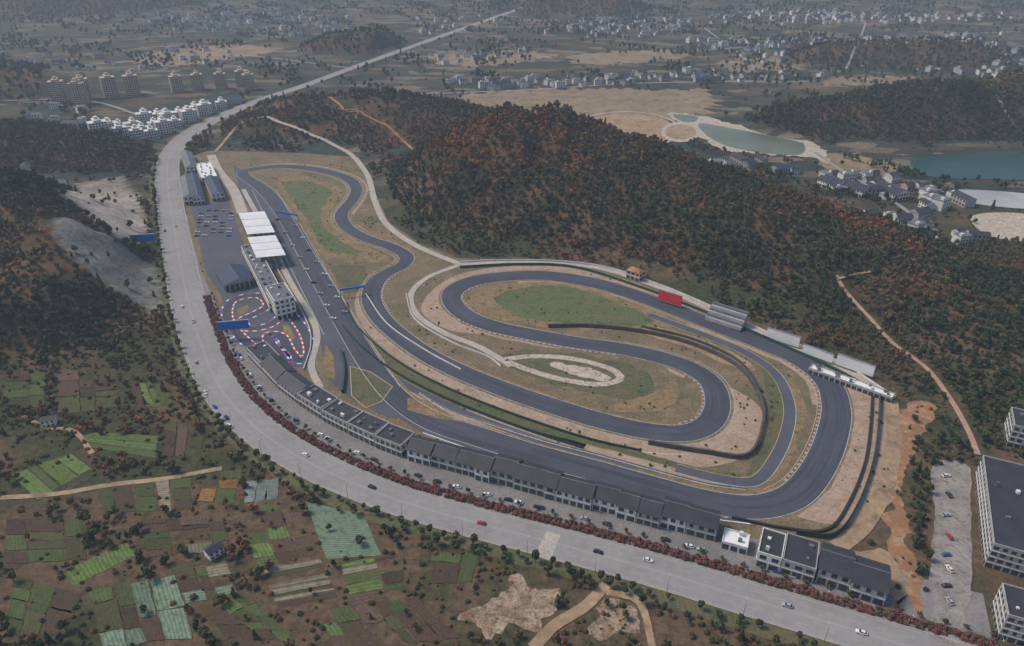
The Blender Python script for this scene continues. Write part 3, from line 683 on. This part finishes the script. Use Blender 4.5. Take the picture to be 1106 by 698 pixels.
def house(name,L,D,H,st,wm,rm,flat=False):
    b=MB();ux=np.array([1.,0]);uy=np.array([0,1.]);o=np.array([-L/2,-D/2])
    b.box(o,ux,uy,L,D,-1,H,wm)
    for s_ in range(st):
        for sgn in (0,1):
            nb=max(2,int(L/3.5))
            for i in range(nb):
                q=o+ux*((i+.25)*L/nb)+uy*(D if sgn else 0)
                b.box(q,ux,uy if sgn else -uy,L/nb*.5,.06,s_*H/st+.9,(s_+1)*H/st-.5,M['glass'])
    if flat:
        b.box(o-.3,ux,uy,L+.6,D+.6,H+.01,H+.4,rm); b.box(o+1,ux,uy,3,3,H+.4,H+2.6,wm)
    else:
        a_=o-.5;b_=a_+ux*(L+1);c_=b_+uy*(D+1);d_=a_+uy*(D+1);r0=(a_+d_)/2;r1=(b_+c_)/2
        b.face([(*a_,H),(*b_,H),(*r1,H+2.4),(*r0,H+2.4)],rm);b.face([(*c_,H),(*d_,H),(*r0,H+2.4),(*r1,H+2.4)],rm)
        b.face([(*a_,H),(*d_,H),(*r0,H+2.35)],wm);b.face([(*b_,H),(*c_,H),(*r1,H+2.35)],wm)
    return b.obj(name,link=False)
HOUSES=coll('village_house_prototypes',[house('village_house',12,9,6.5,2,M['wallw'],M['roof']),house('village_house.001',14,10,9,3,M['wallw'],M['roofg'],True),house('village_house.002',10,8,4,1,M['wallb'],M['roof']),house('village_house.003',18,10,7,2,M['wall'],M['roof']),house('village_house.004',26,14,7,1,M['wall'],M['roofb'])])
def scatter(name,P,scl,rot,tint,pid,c,sink=0):
    P=np.asarray(P);me=bpy.data.meshes.new(name);z=height(P[:,0],P[:,1])-sink
    me.from_pydata(np.column_stack([P,z]).tolist(),[],[])
    for nm,t,v in (('scl','FLOAT',scl),('rotz','FLOAT',rot),('tint','FLOAT',tint),('pidx','INT',pid)):
        a=me.attributes.new(nm,t,'POINT');a.data.foreach_set('value',np.asarray(v).astype(np.int32 if t=='INT' else np.float32))
    o=bpy.data.objects.new(name,me);COL.objects.link(o)
    ng=bpy.data.node_groups.new(name+'_instancing','GeometryNodeTree')
    ng.interface.new_socket('Geometry',in_out='INPUT',socket_type='NodeSocketGeometry');ng.interface.new_socket('Geometry',in_out='OUTPUT',socket_type='NodeSocketGeometry')
    gi=N(ng,'NodeGroupInput');go=N(ng,'NodeGroupOutput');ip=N(ng,'GeometryNodeInstanceOnPoints');ci=N(ng,'GeometryNodeCollectionInfo')
    ci.inputs['Collection'].default_value=c;ci.inputs['Separate Children'].default_value=True;ci.inputs['Reset Children'].default_value=True
    def na(n,t): 
        x=N(ng,'GeometryNodeInputNamedAttribute',data_type=t);x.inputs['Name'].default_value=n;return x.outputs['Attribute']
    ip.inputs['Pick Instance'].default_value=True
    cx=N(ng,'ShaderNodeCombineXYZ');er=N(ng,'FunctionNodeEulerToRotation')
    ng.links.new(na('rotz','FLOAT'),cx.inputs[2]);ng.links.new(cx.outputs[0],er.inputs[0]);ng.links.new(er.outputs[0],ip.inputs['Rotation'])
    ng.links.new(na('scl','FLOAT'),ip.inputs['Scale']);ng.links.new(na('pidx','INT'),ip.inputs['Instance Index'])
    ng.links.new(gi.outputs[0],ip.inputs['Points']);ng.links.new(ci.outputs[0],ip.inputs['Instance']);ng.links.new(ip.outputs[0],go.inputs[0])
    md=o.modifiers.new('instances','NODES');md.node_group=ng
    return o
LAKES=[GL(p) for p in ([(720,122),(760,124),(885,155),(905,182),(790,166),(755,154)],[(980,168),(1125,165),(1125,196),(1000,194)],[(1025,204),(1125,206),(1125,228),(1045,224)],[(1045,230),(1125,230),(1125,262),(1065,258)],[(495,104),(560,97),(765,97),(768,122),(740,160),(620,160),(590,128)],[(1004,503),(1106,503),(1106,700),(1000,700)],[(498,655),(560,628),(600,630),(600,650),(580,680),(520,690)],[(100,108),(215,105),(210,150),(150,165),(95,160)],[(50,78),(280,75),(280,104),(50,112)])]
EARTH=GL([(942,430),(1004,430),(1006,455),(985,490),(982,560),(1000,660),(960,668),(900,625),(900,595),(950,560)])
BLD=GL([(430,484),(600,530),(780,580),(960,640),(960,672),(800,628),(600,570),(440,522),(330,475),(250,410),(232,350),(262,372),(345,440)])
ORANGE=[PHL(p) for p in ([(540,258),(600,255),(660,265),(640,285),(560,280)],[(690,175),(745,180),(740,195),(700,192)],[(300,112),(440,120),(450,160),(330,140)],[(0,560),(140,620),(150,698),(0,698)],[(100,395),(180,350),(185,400),(120,430)],[(500,140),(580,135),(620,165),(540,190),(470,200)])]
TR=[PHL(p) for p in ([(903,298),(915,318),(940,345),(965,372),(1000,398),(1025,430),(1045,465),(1056,492)],[(335,102),(365,112),(390,122),(415,135),(432,150),(446,162)],[(232,165),(245,150),(262,133),(285,127)])]+[SRV,GL([(0,538),(60,534),(120,524),(180,517),(240,506)]),GL([(575,700),(600,675),(632,655),(655,632)]),GL([(655,640),(690,650),(705,700)])]
def tune(X,Y):
    h=height(X,Y);d=np.zeros(X.shape)
    nA=fbm(X/40,Y/40,41,4);nB=fbm(X/11,Y/11,47,3)
    low=h<=2.2
    d=np.where(~low,.97,0)
    d=np.where(low,np.clip((nA-.40)*4.5,.06,.85)*(nB>.38),d)
    far=Y>760; nF=fbm((X*.88+Y*.48)/30,(Y*.88-X*.48)/90,43,3)
    d=np.where(far&low,np.clip((nF-.5)*4,.015,.6),d)
    h3=(Y>820)&(Y<1130)&(X<0)&(X>-420)&~low; d=np.where(h3,np.clip((nA-.28)*3,.1,.85),d)
    d=np.where(inside(X,Y,forest_r),.96,d)
    ml=inside(X,Y,midleft);d=np.where(ml,np.clip((nA-.3)*4,.3,.95),d)
    for q in FB: d=np.where(inside(X,Y,q),.04,d)
    for q in LAKES: d=np.where(inside(X,Y,q),0,d)
    d=np.where(inside(X,Y,EARTH),.05,d);d=np.where(inside(X,Y,BLD),0,d)
    d=np.where(inside(X,Y,belt),.9,d)
    d=np.where(inside(X,Y,bare)&(Y<1200),.04,d);d=np.where(inside(X,Y,net),.06,d)
    d=np.where(inside(X,Y,COMP),0,d);d=np.where(dist_poly(X,Y,np.vstack([COMP,COMP[:1]]))<5,0,d)
    d=np.where(dist_poly(X,Y,BC[::2])<17,0,d)
    for tr in TR: d=np.where(dist_poly(X,Y,tr)<4,0,d)
    return d,h,nA,nB
def make_forest(name,x0,x1,y0,y1,sp_,smin,smax):
    gx,gy=np.meshgrid(np.arange(x0,x1,sp_),np.arange(y0,y1,sp_))
    X=gx.ravel()+rng.uniform(-.5,.5,gx.size)*sp_;Y=gy.ravel()+rng.uniform(-.5,.5,gx.size)*sp_
    vis=np.abs(X)<.82*Y+80; X=X[vis];Y=Y[vis]
    d,h,nA,nB=tune(X,Y)
    k=rng.random(X.size)<d;X,Y,h,nA,nB=X[k],Y[k],h[k],nA[k],nB[k]
    n=len(X);t=np.clip(.30+1.4*(fbm(X/60,Y/60,61,4)-.5)+rng.normal(0,.12,n),0,.8)
    mh=(X>-170)&(X<330)&(Y>500)&(Y<900)
    t=np.where(mh,t+.15+.3*sstep(15,60,h)+.5*(fbm(X/25,Y/25,66,3)-.5),t)
    t=np.where((Y<560)&(X<-100),t+.14,t)
    t=np.where((Y>820)&(Y<1130)&(X<0)&(X>-420),t+.18,t)
    for q in ORANGE: t=np.where(inside(X,Y,q),t+rng.random(n)*.33,t)
    t=np.clip(t-np.where(Y>1130,.15,0),0,1)
    pid=rng.choice(5,n,p=[.3,.25,.15,.1,.2]); lowl=(h<=2.2)
    s=rng.uniform(smin,smax,n)*np.where(lowl&(Y<620),.8,1)
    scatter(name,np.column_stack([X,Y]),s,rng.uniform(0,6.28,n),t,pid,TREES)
    return n
n1_=make_forest('forest_trees',-760,900,170,1000,4.6,.45,1.1)
n2_=make_forest('distant_forest_trees',-1900,1900,1000,2500,11,.8,1.35)
Xs=rng.uniform(-420,330,15000);Ys=rng.uniform(170,470,15000)
ds,hs,_,nb_=tune(Xs,Ys);k=(rng.random(15000)<np.where(ds>.05,.8,ds*2))&(ds>0);Xs,Ys=Xs[k],Ys[k];n=len(Xs)
scatter('scrub_bushes',np.column_stack([Xs,Ys]),rng.uniform(.25,.7,n),rng.uniform(0,6,n),np.clip(rng.normal(.45,.2,n),0,.95),np.full(n,4),TREES)
Xs=rng.uniform(-300,330,5000);Ys=rng.uniform(240,820,5000);k=inside(Xs,Ys,COMP)&(dist_poly(Xs,Ys,np.vstack([T,T[:1]]))>12)
for q in (GL([(197,165),(262,165),(345,300),(440,440),(440,500),(340,450),(262,372),(240,340)]),GL([(440,470),(800,560),(800,600),(440,500)])): k&=~inside(Xs,Ys,q)
for q in (SRV,SR2,SR3,IR): k&=dist_poly(Xs,Ys,q)>4
k&=fbm(Xs/20,Ys/20,90,3)>.5
Xs,Ys=Xs[k],Ys[k];n=len(Xs);scatter('infield_shrubs',np.column_stack([Xs,Ys]),rng.uniform(.15,.45,n),rng.uniform(0,6,n),np.clip(rng.normal(.4,.2,n),0,.9),np.full(n,4),TREES)
print('TREES',n1_,n2_,n)
def along(P,off,step_,jit,a=0,b=1):
    C=catmull(P,False,1.0);T_,R_=normals(C);C=C+R_*off
    s=np.concatenate([[0],np.cumsum(np.linalg.norm(np.diff(C,axis=0),axis=1))]);d=np.arange(s[-1]*a,s[-1]*b,step_)
    return np.column_stack([np.interp(d,s,C[:,0]),np.interp(d,s,C[:,1])])+rng.uniform(-jit,jit,(len(d),2))
Pt=np.vstack([along(BOUL[:17],-13.5,7.5,1.2),along(BOUL[:13],-18,9,3)]);k=rng.random(len(Pt))<.88;Pt=Pt[k];n=len(Pt)
scatter('roadside_trees',Pt,rng.uniform(.4,.85,n),rng.uniform(0,6,n),rng.uniform(.05,.5,n),rng.choice([0,1,2],n),TREES)
Ph=np.vstack([along(BOUL[:13],o_,1.5,.4) for o_ in (11.6,13.2,14.8)]);n=len(Ph);k=rng.random(n)<.88;Ph=Ph[k];n=len(Ph)
scatter('maroon_hedge',Ph,rng.uniform(.6,1.2,n),rng.uniform(0,6,n),rng.random(n),rng.choice([0,1],n),HEDG)
Pt=along(BOUL[:13],17.5,9,.6);n=len(Pt);scatter('pavement_trees',Pt,rng.uniform(.35,.5,n),rng.uniform(0,6,n),rng.uniform(.3,.7,n),rng.choice([0,1],n),TREES)
# villages
VZ=[([(150,14),(380,14),(400,34),(330,40),(170,34)],220),([(560,26),(700,18),(760,26),(700,44),(600,46)],110),([(480,88),(700,80),(900,74),(900,86),(640,94),(480,99)],150),([(740,44),(1106,36),(1106,92),(1040,80),(760,66)],320),([(440,62),(560,52),(600,56),(480,72)],30),([(0,60),(300,52),(360,62),(280,72),(0,90)],45),([(755,170),(850,176),(870,192),(770,188)],22),([(875,188),(940,186),(985,205),(980,218),(900,210)],40),([(935,236),(1010,232),(1060,262),(1010,272),(950,264)],40),([(985,196),(1030,200),(1050,228),(1000,228)],14),([(450,20),(560,14),(540,30),(440,44)],40),([(760,12),(1106,10),(1106,24),(760,28)],180),([(1085,95),(1106,95),(1106,130),(1090,125)],12),([(20,112),(95,118),(95,140),(20,132)],14),([(10,170),(70,205),(60,210),(10,180)],4),([(205,585),(235,588),(230,608),(205,604)],3),([(40,455),(60,458),(56,466),(42,464)],2)]
P=[]
for q,k in VZ:
    q=np.array(q,float);lo=q.min(0);hi=q.max(0);c_=0;tr_=0
    cen=[lo+(hi-lo)*rng.random(2) for _ in range(max(2,k//14))]
    while c_<k and tr_<6000:
        tr_+=1
        p=cen[rng.integers(len(cen))]+rng.normal(0,1,2)*(hi-lo)*.12 if k>50 else lo+(hi-lo)*rng.random(2)
        if inside(np.array([p[0]]),np.array([p[1]]),q)[0]: P.append(G(*p));c_+=1
P=np.array(P);hh=height(P[:,0],P[:,1]);P=P[(hh<6)&(dist_poly(P[:,0],P[:,1],BC[::2])>20)]
keep=[]
for i,p in enumerate(P):
    if all(np.hypot(*(p-P[j]))>11 for j in keep[-260:]): keep.append(i)
P=P[keep];n=len(P)
pid=rng.choice(5,n,p=[.3,.27,.17,.2,.06]);pid=np.where((P[:,1]<400)&(pid!=2),0,pid);sc=rng.uniform(.6,1.05,n);sc=np.where(P[:,1]<400,.6,sc);sc=np.where((P[:,1]>600)&(P[:,1]<860),sc*1.15,sc)
scatter('village_houses',P,sc,rng.choice([.4,.4+1.57,.1,.8],n)+rng.normal(0,.15,n),rng.random(n),pid,HOUSES)
for a_,b_,d_ in (((882,200),(900,208),22),((905,206),(930,214),20),((935,205),(965,218),22),((940,250),(975,268),26),((985,258),(1008,268),22),((768,186),(800,188),14)):
    building('courtyard_hall',PH(*a_),PH(*b_),d_,7,2,kind='gable',wall='wallw',roof='roof')
def tower_mesh(w,d,H,st,wm):
    b=MB();ux=np.array([1.,0]);uy=np.array([0,1.]);o=np.array([-w/2,-d/2])
    b.box(o,ux,uy,w,d,-1,H,wm);b.box(o+ux*w*.3-uy*1.5,ux,uy,w*.4,d+3,-1,H+3,wm)
    sh=H/st
    for s_ in range(st):
        for i in range(6):
            x=(i+.2)*w/6
            yy=-1.5 if w*.3-1.5<x<w*.7 else 0
            for k,y in ((-1,yy),(1,d-yy)):
                b.box(o+ux*x+uy*y,ux,uy*k,w/6*.6,.08,s_*sh+.9,(s_+1)*sh-.4,M['glass'])
        for k,x in ((-1,0),(1,w)):
            for j in range(3): b.box(o+ux*x+uy*((j+.2)*d/3),uy,ux*k,d/3*.5,.08,s_*sh+.9,(s_+1)*sh-.4,M['glass'])
    b.box(o+ux*w*.4+uy*d*.3,ux,uy,w*.2,d*.4,H+3,H+6,wm)
    return b.obj('tower',mesh_only=True)
TM=[tower_mesh(20,15,30,10,M['wallb']),tower_mesh(17,14,24,8,M['wallb']),tower_mesh(20,13,15,5,M['wallw']),tower_mesh(16,11,10,3,M['wallw'])]
def put(name,me,p,rot=0,z=None):
    o=bpy.data.objects.new(name,me);o.location=(p[0],p[1],float(height(p[0],p[1])) if z is None else z);o.rotation_euler=(0,0,rot);COL.objects.link(o);return o
for p in ((66,110),(92,107),(88,112),(121,105),(145,103)): put('apartment_tower',TM[0],G(*p),.3+random.uniform(-.3,.3))
for p in ((192,99),(215,97),(240,96),(262,93),(270,97)): put('apartment_tower',TM[1],G(*p),.5+random.uniform(-.3,.3))
for p in ((112,160),(122,154),(133,158),(140,150),(150,156),(155,146),(165,150),(168,140),(178,143),(182,134),(190,138),(195,128),(205,131),(212,122),(222,124),(118,148),(130,142),(145,140),(158,134),(172,130),(240,117)): put('apartment_building',TM[2 if random.random()<.4 else 3],G(*p),.6+random.uniform(-.15,.15))
building('factory_hall',G(228,116),G(262,112),24,7,1,roof='roofb',kind='gable',win=False)
# ---------- cars ----------
def paint(n,c): return mat('car_paint_'+n,c,tuple(x*.95 for x in c),.5,2,rough=.3,spec=.5,var=.05)
CP=[paint('white',(.7,.7,.7)),paint('black',(.02,.02,.025)),paint('silver',(.35,.36,.38)),paint('red',(.4,.03,.03)),paint('blue',(.04,.1,.3))]
def car_mesh(m,sx=1,hz=1):
    b=MB()
    prof=[(-2.25,.45,.75,.78),(-2.15,.3,.95,.86),(-1.3,.25,1.0,.92),(0,.25,1.02,.93),(1.1,.25,.98,.92),(1.9,.28,.82,.88),(2.25,.42,.62,.76)]
    def ringf(x,z0,z1,w): return [(x*sx,-w,z0),(x*sx,-w,(z0+z1)/2),(x*sx,-w*.9,z1),(x*sx,w*.9,z1),(x*sx,w,(z0+z1)/2),(x*sx,w,z0)]
    rs=[ringf(*p) for p in prof]
    for a,c in zip(rs[:-1],rs[1:]):
        for i in range(6): b.face([a[i],a[(i+1)%6],c[(i+1)%6],c[i]],m)
    b.face(rs[0],m);b.face(rs[-1][::-1],m)
    zt=1.45*hz
    lo=[(-1.95,-.8,.98),(1.0,-.82,.96),(1.0,.82,.96),(-1.95,.8,.98)];up=[(-1.35,-.62,zt),(.2,-.64,zt),(.2,.64,zt),(-1.35,.62,zt)]
    lo=[(x*sx,y,z) for x,y,z in lo];up=[(x*sx,y,z) for x,y,z in up]
    for i in range(4): b.face([lo[i],lo[(i+1)%4],up[(i+1)%4],up[i]],M['glass'])
    b.face(up,m)
    for wx in (-1.4,1.4):
        for wy in (-.82,.82):
            c=[(wx*sx+.34*math.cos(t*math.pi/5),.34+.34*math.sin(t*math.pi/5)) for t in range(10)]
            for s_ in (-.11,.11): b.face([(x,wy+s_,z) for x,z in c],M['tyre'])
            for i in range(10):
                (x0,z0),(x1,z1)=c[i],c[(i+1)%10];b.face([(x0,wy-.11,z0),(x1,wy-.11,z1),(x1,wy+.11,z1),(x0,wy+.11,z0)],M['tyre'])
    return b.obj('car',mesh_only=True)
CM=[car_mesh(m) for m in CP];VAN=car_mesh(CP[0],1.25,1.45)
def near_tan(p):
    i=np.argmin(np.hypot(*(BC-p).T));T_,R_=normals(BC);return math.atan2(T_[i,1],T_[i,0])
for px,k in (((197,332),0),((222,425),0),((245,452),1),((232,440),4),((402,527),1),((190,245),2),((209,348),2),((700,606),0),((850,655),2),((646,597),1),((520,566),3),((183,205),0),((178,250),1),((212,392),2),((330,492),0),((930,684),0)):
    p=G(*px);put('car',CM[k],p,near_tan(p)+(math.pi if random.random()<.5 else 0),.13)
p=G(248,461);put('delivery_van',VAN,p,near_tan(p),.13)
for r_ in range(5):
    for i in range(9):
        if random.random()<.6:
            a=G(218+r_*8,228);q=a+np.array([.28,-.96])*(i*8);put('parked_car',CM[random.choice([0,0,1,2,2,4,3])],q,.28+random.gauss(0,.04),.22)
for i,(x,y) in enumerate([(312,232),(319,245),(327,258),(334,271),(342,284),(350,297),(357,310),(364,322),(300,238),(308,252),(316,266),(324,279),(331,292),(339,306),(346,318),(353,331),(372,338),(360,345)]):
    put('parked_car',CM[[0,2,0,1,2][i%5]],G(x,y),math.atan2(-.89,.45)+1.2,.3)
for i in range(8): put('parked_car',CM[i%5],G(1022+3*(i%2),515+i*20+random.uniform(-6,6)),.1+1.57*(i%2),.17)
p=along(BOUL[:12],19.5,5.6,0)
for q in p[rng.choice(len(p),26,False)]: put('parked_car',CM[random.choice([0,1,2,0,4])],q,near_tan(q),.06)
b=MB();b.cyl((0,0),.14,.08,0,9,M['metal'],6);b.box((-.05,-.05),(1,0),(0,1),2.6,.1,8.9,9.05,M['metal'],True);b.box((2.0,-.18),(1,0),(0,1),.9,.36,8.8,8.9,M['wallw'],True)
LM=b.obj('street_lamp',mesh_only=True)
for off in (-10.6,10.8):
    for p in along(BOUL[:16],off,32,0): put('street_lamp',LM,p,near_tan(p)+(math.pi/2 if off<0 else -math.pi/2)*-1,.1)
# ---------- haze, light, camera ----------
hz=MB();hz.box((-14000,-4000),(1,0),(0,1),28000,22000,-30,700,M['grass'],True);ho=hz.obj('haze')
m=bpy.data.materials.new('haze_air');m.use_nodes=True;m.node_tree.nodes.clear();nt=m.node_tree
vs_=N(nt,'ShaderNodeVolumeScatter');vs_.inputs['Color'].default_value=(.68,.82,1,1);vs_.inputs['Density'].default_value=.00016;vs_.inputs['Anisotropy'].default_value=.1
ou=N(nt,'ShaderNodeOutputMaterial');nt.links.new(vs_.outputs[0],ou.inputs['Volume'])
ho.data.materials.clear();ho.data.materials.append(m)
W=bpy.data.worlds.new('World');S.world=W;W.use_nodes=True;nt=W.node_tree
sky=N(nt,'ShaderNodeTexSky',sky_type='NISHITA');sky.sun_disc=False
EL,AZ=math.radians(50),math.radians(-75)
sky.sun_elevation=EL;sky.sun_rotation=AZ
bg_=nt.nodes['Background'];nt.links.new(sky.outputs[0],bg_.inputs[0]);bg_.inputs[1].default_value=.15
l=bpy.data.lights.new('sun','SUN');l.energy=3.1;l.angle=math.radians(16);l.color=(1,.91,.80)
lo=bpy.data.objects.new('sun',l);COL.objects.link(lo)
d=Vector((math.sin(AZ)*math.cos(EL),math.cos(AZ)*math.cos(EL),math.sin(EL)));lo.rotation_euler=d.to_track_quat('Z','Y').to_euler()
cam=bpy.data.cameras.new('camera');co=bpy.data.objects.new('camera',cam);COL.objects.link(co)
cam.sensor_width=36;cam.lens=F/1106*36;cam.clip_end=40000;cam.clip_start=1
co.location=(0,0,CAMH);co.rotation_euler=(math.radians(90-PITCH),0,0);S.camera=co
S.view_settings.view_transform='Standard';S.view_settings.look='None';S.view_settings.exposure=0
